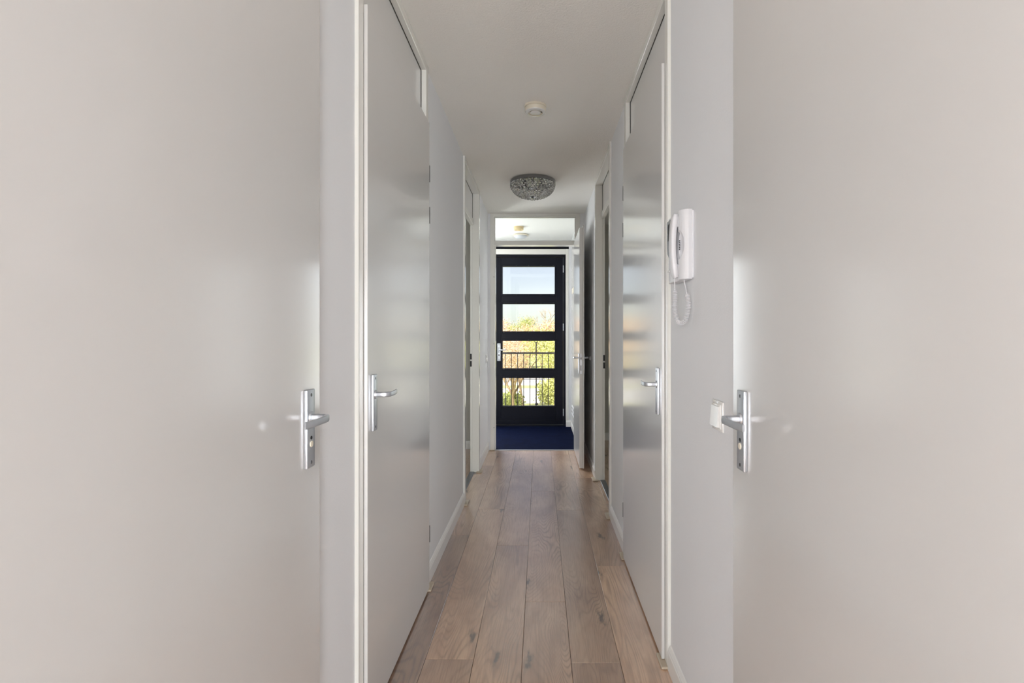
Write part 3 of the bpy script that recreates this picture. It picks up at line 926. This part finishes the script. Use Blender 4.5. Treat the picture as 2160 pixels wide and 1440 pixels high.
# handset: bowed bar with thicker ear and mouth ends
ym = y0 + 0.0585
hp, hr = [], []
for k in range(15):
    t = k / 14
    z = 1.650 - t * 0.208
    e = abs(2 * t - 1)
    hp.append((X(0.0440 + 0.010 * (1 - e ** 2) - 0.001 * t), ym, z))
    end = 0.6 if k in (0, 14) else (0.9 if k in (1, 13) else 1.0)
    hr.append(((0.0195 + 0.0025 * e ** 3) * end, (0.0095 + 0.0035 * e ** 3) * end))
hs = MB().sweep(hp, hr, 20, up=(1, 0, 0), power=0.55).build('handset', M['plastic'], ic, True)
# ear and mouth pads that sit in the cradle
for zc_ in (1.625, 1.468):
    MB().box(X(0.0335), X(0.042), ym - 0.017, ym + 0.017, zc_ - 0.018, zc_ + 0.018, 0.004, 2).build('handset_pad', M['plastic'], hs)
for q in range(6):
    MB().box(X(0.0352), X(0.0338), y0 + 0.0372, y0 + 0.047, 1.533 + q * 0.0055, 1.5355 + q * 0.0055).build('speaker_slot', M['darkmetal'], ic)
# grey screen with a pointed lower end, on the far half
out = [(y0 + 0.086, 1.648), (y1 - 0.016, 1.648), (y1 - 0.013, 1.640), (y1 - 0.013, 1.560), (y1 - 0.020, 1.535), (y1 - 0.036, 1.522), (y0 + 0.100, 1.530), (y0 + 0.086, 1.560)]
mb = MB().poly([(X(0.0400), y, z) for y, z in out], (X(0.0455) - X(0.0400), 0, 0))
sc = mb.build('screen', M['screen'], ic)
MB().box(X(0.0454), X(0.0462), y0 + 0.100, y1 - 0.026, 1.580, 1.636, 0.0004, 1).build('display', M['darkmetal'], sc)
for q in range(3):
    MB().box(X(0.0425), X(0.0445), y1 - 0.060 + q * 0.016, y1 - 0.050 + q * 0.016, 1.470, 1.478, 0.0008, 1).build('push_button', M['plastic_gloss'], ic)
# coiled cord: plain lead, helix on a hanging loop, plain lead
A = Vector((X(0.046), ym, 1.444)); B = Vector((X(0.022), y0 + 0.030, 1.434))
ctrl = [A, A + Vector((0, 0, -0.030)), Vector((X(0.044), ym + 0.002, 1.385)), Vector((X(0.046), ym + 0.004, 1.340)), Vector((X(0.036), ym - 0.006, 1.297)),
        Vector((X(0.020), y0 + 0.030, 1.300)), Vector((X(0.012), y0 + 0.018, 1.345)), Vector((X(0.017), y0 + 0.022, 1.390)), B + Vector((0, 0, -0.008)), B]
def catmull(P, n):
    P = [2 * P[0] - P[1]] + P + [2 * P[-1] - P[-2]]
    res = []
    for i in range(1, len(P) - 2):
        for k in range(n):
            t = k / n
            res.append(0.5 * (2 * P[i] + (P[i + 1] - P[i - 1]) * t + (2 * P[i - 1] - 5 * P[i] + 4 * P[i + 1] - P[i + 2]) * t * t + (3 * P[i] - P[i - 1] - 3 * P[i + 1] + P[i + 2]) * t ** 3))
    res.append(P[-2])
    return res
base = catmull(ctrl, 60)
Ln = [0.0]
for a, b in zip(base, base[1:]):
    Ln.append(Ln[-1] + (b - a).length)
tot = Ln[-1]
pts = []
pitch = 0.0046
steps = 1100
j = 0
for i in range(steps + 1):
    s = tot * i / steps
    while j < len(Ln) - 2 and Ln[j + 1] < s: j += 1
    f = (s - Ln[j]) / max(1e-9, Ln[j + 1] - Ln[j])
    p = base[j].lerp(base[j + 1], f)
    t = (base[min(j + 1, len(base) - 1)] - base[j]).normalized()
    n1 = t.cross(Vector((0, 1, 0)))
    if n1.length < 0.05: n1 = t.cross(Vector((1, 0, 0)))
    n1.normalize(); n2 = t.cross(n1)
    env = min(1, max(0, (s - 0.040) / 0.008), 1) * min(1, max(0, (tot - 0.045 - s) / 0.008))
    r = 0.0062 * env
    a = 2 * PI * s / pitch
    pts.append(p + n1 * math.cos(a) * r + n2 * math.sin(a) * r)
MB().sweep(pts, [0.00155] * len(pts), 5).build('coiled_cord', M['plastic'], ic, True)

# ------------------------------------------------------------------ light switches, wall buffer
def light_switch(side, yc, zc, label):
    t = empty('light_switch', (side.w, yc, zc - 0.04), label, 'light switch', 'light switches')
    mb = MB(); side.box(mb, 0, 0.006, yc - 0.041, yc + 0.041, zc - 0.041, zc + 0.041, 0.003, 2); mb.build('cover_plate', M['plastic_gloss'], t, True)
    mb = MB(); side.box(mb, 0.005, 0.010, yc - 0.033, yc + 0.033, zc - 0.033, zc + 0.033, 0.0015, 2); mb.build('inner_frame', M['plastic_gloss'], t, True)
    x = side.x
    ys = (yc - 0.029, yc + 0.029)
    pr = [(0.008, zc - 0.029), (0.017, zc - 0.028), (0.0125, zc + 0.027), (0.008, zc + 0.029)]
    MB().poly([(x(d), ys[0], z) for d, z in pr], (0, ys[1] - ys[0], 0)).build('rocker', M['plastic_gloss'], t)
light_switch(RIGHT, 1.405, 1.032, 'white rocker light switch on the right wall below the intercom')
light_switch(LEFT, 5.42, 1.01, 'small white light switch on the left wall beside the inner door frame')
bf = MB().sweep([(X(0.0), 4.95, 1.035), (X(0.004), 4.95, 1.035), (X(0.012), 4.95, 1.035), (X(0.016), 4.95, 1.035)], [0.02, 0.02, 0.016, 0.009], 20)
tag(bf.build('wall_buffer', M['plastic'], None, True), 'small round white buffer on the right wall behind the inner door handle', 'door stop')

# ------------------------------------------------------------------ gallery outside the front door
tag(MB().box(-14, 14, FRONT_Y + 0.2, 8.50, -0.25, -0.03).build('floor_gallery', M['concrete']), 'concrete access gallery floor outside the front door', 'gallery', kind='structure')
ry = 8.40
rail = empty('gallery_railing', (-0.2, ry, -0.03), 'dark metal gallery railing with upright bars outside the front door', 'railing')
MB().box(-6, 6, ry - 0.02, ry + 0.02, 0.955, 0.985, 0.004, 1).build('top_rail', M['railing'], rail)
MB().box(-6, 6, ry - 0.012, ry + 0.012, 0.085, 0.110, 0.003, 1).build('bottom_rail', M['railing'], rail)
bar_me = None
xb = -0.566
k = int((-3.0 - xb) / 0.1012)
for q in range(-24, 30):
    xx = xb + 0.1012 * q
    if bar_me is None:
        o = MB().box(xx - 0.006, xx + 0.006, ry - 0.006, ry + 0.006, 0.105, 0.958).build('bar', M['railing'], rail)
        bar_me = o
    else:
        o = bar_me.copy(); C.objects.link(o); o.parent = rail
        o.location = bar_me.location + Vector((xx - (xb + 0.1012 * -24), 0, 0))
for xx in (-0.058, -2.06, 1.94):
    MB().box(xx - 0.010, xx + 0.010, ry - 0.045, ry - 0.025, -0.03, 1.150).build('post', M['railing'], rail)
    MB().box(xx - 0.035, xx + 0.035, ry - 0.06, ry + 0.0, 1.148, 1.158).build('post_plate', M['railing'], rail)
    MB().box(xx - 0.016, xx + 0.030, ry - 0.05, ry + 0.01, 0.125, 0.150).build('bracket', M['railing'], rail)

# ------------------------------------------------------------------ grounds below
G = -6.0
tag(MB().box(-300, 300, 9.5, 900, G - 0.5, G).build('grass_ground', M['grass']), 'pale green grass below the gallery', 'grass', kind='structure')
tag(MB().box(-60, 60, 55, 70.5, G, G + 0.05).build('paved_yard', M['pale_paving']), 'pale sunlit paved yard seen between the railing bars', 'pavement', kind='structure')
tag(MB().box(-60, 60, 75.5, 90, G, G + 0.05).build('far_road', M['pale_paving']), 'pale road strip beyond the paved yard', 'road', kind='structure')
gr = empty('road_guardrail', (0, 80, G), 'low grey guard rail along the far road', 'guard rail')
for zz in (0.45, 0.95):
    MB().box(-30, 30, 79.95, 80.05, G + zz, G + zz + 0.14).build('rail', M['steel'], gr)
for q in range(11):
    MB().box(-25.05 + 5 * q, -24.95 + 5 * q, 80.05, 80.15, G, G + 1.1).build('post', M['steel'], gr)

def tree(name, x, y, h, spread, n_leaf, leaf, lm, label, seed, trunk=0.3, bare=False, r0=None, lean=0.0, group='trees outside'):
    r = random.Random(seed)
    root = empty(name, (x, y, G), label, 'tree', group)
    r0 = r0 or h * 0.018
    mb = MB()
    tips = []
    def grow(p, d, length, rad, depth):
        n = 3
        pts, rs = [p.copy()], [rad]
        q = p.copy(); dd = d.copy()
        for i in range(n):
            dd = (dd + Vector((r.uniform(-.16, .16), r.uniform(-.16, .16), r.uniform(-.02, .12)))).normalized()
            q = q + dd * (length / n)
            pts.append(q.copy()); rs.append(rad * (1 - 0.45 * (i + 1) / n))
        mb.sweep(pts, rs, 5 if depth < 2 else 3, cap=False)
        if depth >= (4 if bare else 3):
            tips.extend(pts[1:])
            return
        kids = r.randint(3, 4) if depth else r.randint(4, 6)
        for i in range(kids):
            t = r.uniform(0.45, 1.0) if depth else r.uniform(0.55, 1.0)
            o = pts[min(n, max(1, round(t * n)))]
            az = 2 * PI * (i + r.random() * 0.7) / kids
            up = r.uniform(0.35, 1.1)
            nd_ = (dd * 0.55 + Vector((math.cos(az) * spread, math.sin(az) * spread, up * 0.55))).normalized()
            grow(o, nd_, length * r.uniform(0.5, 0.72), rad * (0.62 if bare else 0.45), depth + 1)
    grow(Vector((x, y, G)), Vector((lean, 0, 1)).normalized(), h * trunk * 1.5, r0, 0)
    zmax = max(t.z for t in tips)
    mb.build('trunk_and_branches', M['bark'], root)
    if n_leaf:
        vs, fs = [], []
        for i in range(n_leaf):
            t = r.choice(tips)
            s = h * 0.035
            c = t + Vector((r.gauss(0, s), r.gauss(0, s), r.gauss(0, s)))
            if c.z < G + 0.3: continue
            a = Vector((r.uniform(-1, 1), r.uniform(-1, 1), r.uniform(-1, 1))).normalized() * leaf
            b = a.cross(Vector((r.uniform(-1, 1), r.uniform(-1, 1), r.uniform(-1, 1)))).normalized() * leaf * 0.6
            k = len(vs)
            vs += [c - a, c + b, c + a, c - b]
            fs.append((k, k + 1, k + 2, k + 3))
        base_ = Vector((x, y, G))
        me = bpy.data.meshes.new('foliage')
        me.from_pydata([v - base_ for v in vs], [], fs)
        me.materials.append(lm)
        o = bpy.data.objects.new('foliage', me); C.objects.link(o); o.parent = root
        o['kind'] = 'stuff'
    # scale so the crown reaches the wanted height
    k = h / (zmax - G)
    root.scale = (k, k, k)
    return root

# near trees, 30 to 50 m away
tree('autumn_tree', -3.1, 36, 8.2, 0.75, 15000, 0.036, M['leaf_rust'], 'rust coloured twiggy tree filling the left of the third pane', 3, 0.25)
tree('autumn_tree', -7.2, 44, 9.4, 0.75, 9000, 0.045, M['leaf_sand'], 'sandy coloured tree left of the rust coloured tree', 5, 0.25)
tree('autumn_tree', -1.5, 49, 7.9, 0.8, 15000, 0.042, M['leaf_rust'], 'slender rust coloured tree with bare trunk in the lowest pane', 8, 0.3, lean=-0.1)
tree('willow_tree', 2.5, 39, 7.2, 0.85, 16000, 0.036, M['leaf_lime'], 'lime green tree at the right of the two lower panes', 11, 0.2)
tree('willow_tree', 5.6, 46, 8.8, 0.8, 8000, 0.045, M['leaf_green'], 'green tree right of the lime green tree', 14, 0.25)
tree('shrub', -2.7, 45, 1.9, 1.3, 7000, 0.035, M['leaf_green'], 'low green shrub at the lower left of the lowest pane', 17, 0.1, group='shrubs outside')
tree('shrub', 1.5, 47, 3.0, 1.3, 11000, 0.035, M['leaf_lime'], 'low lime shrub at the lower right of the lowest pane', 18, 0.1, group='shrubs outside')
tree('twiggy_tree', -2.4, 43, 6.4, 0.6, 1500, 0.035, M['leaf_sand'], 'thin twiggy tree with bare branches crossing the left of the lowest pane', 23, 0.22, bare=True, r0=0.11)
tree('twiggy_tree', 0.9, 44, 6.0, 0.55, 1500, 0.035, M['leaf_green'], 'thin leaning tree with bare branches at the right of the lowest pane', 29, 0.25, bare=True, r0=0.12, lean=0.35)
# tree line about 105 m away
line = [(-14, 98, 11.6, 'leaf_sand'), (-10, 124, 12.2, 'leaf_rust'), (-7.2, 100, 11.6, 'leaf_rust'), (-4.4, 112, 12.0, 'leaf_green'), (-2.2, 98, 10.6, 'leaf_sand'),
        (0.4, 106, 9.8, 'leaf_sand'), (2.9, 97, 11.0, 'leaf_rust'), (5.6, 114, 12.2, 'leaf_green'), (9.5, 100, 12.6, 'leaf_sand'), (14, 106, 12, 'leaf_rust')]
places = ['sandy tree at the far left of the distant tree line', 'rust tree second from the left in the distant tree line', 'rust tree at the left edge of the second pane', 'rounded pale green tree in the left half of the second pane',
          'low sandy tree right of the rounded pale green tree', 'lowest sandy tree in the gap below the bare tree', 'rust tree at the right edge of the second pane', 'green tree third from the right in the distant tree line',
          'sandy tree second from the right in the distant tree line', 'rust tree at the far right of the distant tree line']
for i, ((x, y, h, lm), lab) in enumerate(zip(line, places)):
    tree('distant_tree', x, y, h - 1.7, 0.8, 13000, 0.085, M[lm], lab, 40 + i, 0.22, group='distant tree line')
tree('bare_tree', 0.9, 128, 14.4, 0.6, 900, 0.07, M['leaf_sand'], 'tall nearly bare tree rising above the distant tree line', 71, 0.34, bare=True, r0=0.26)
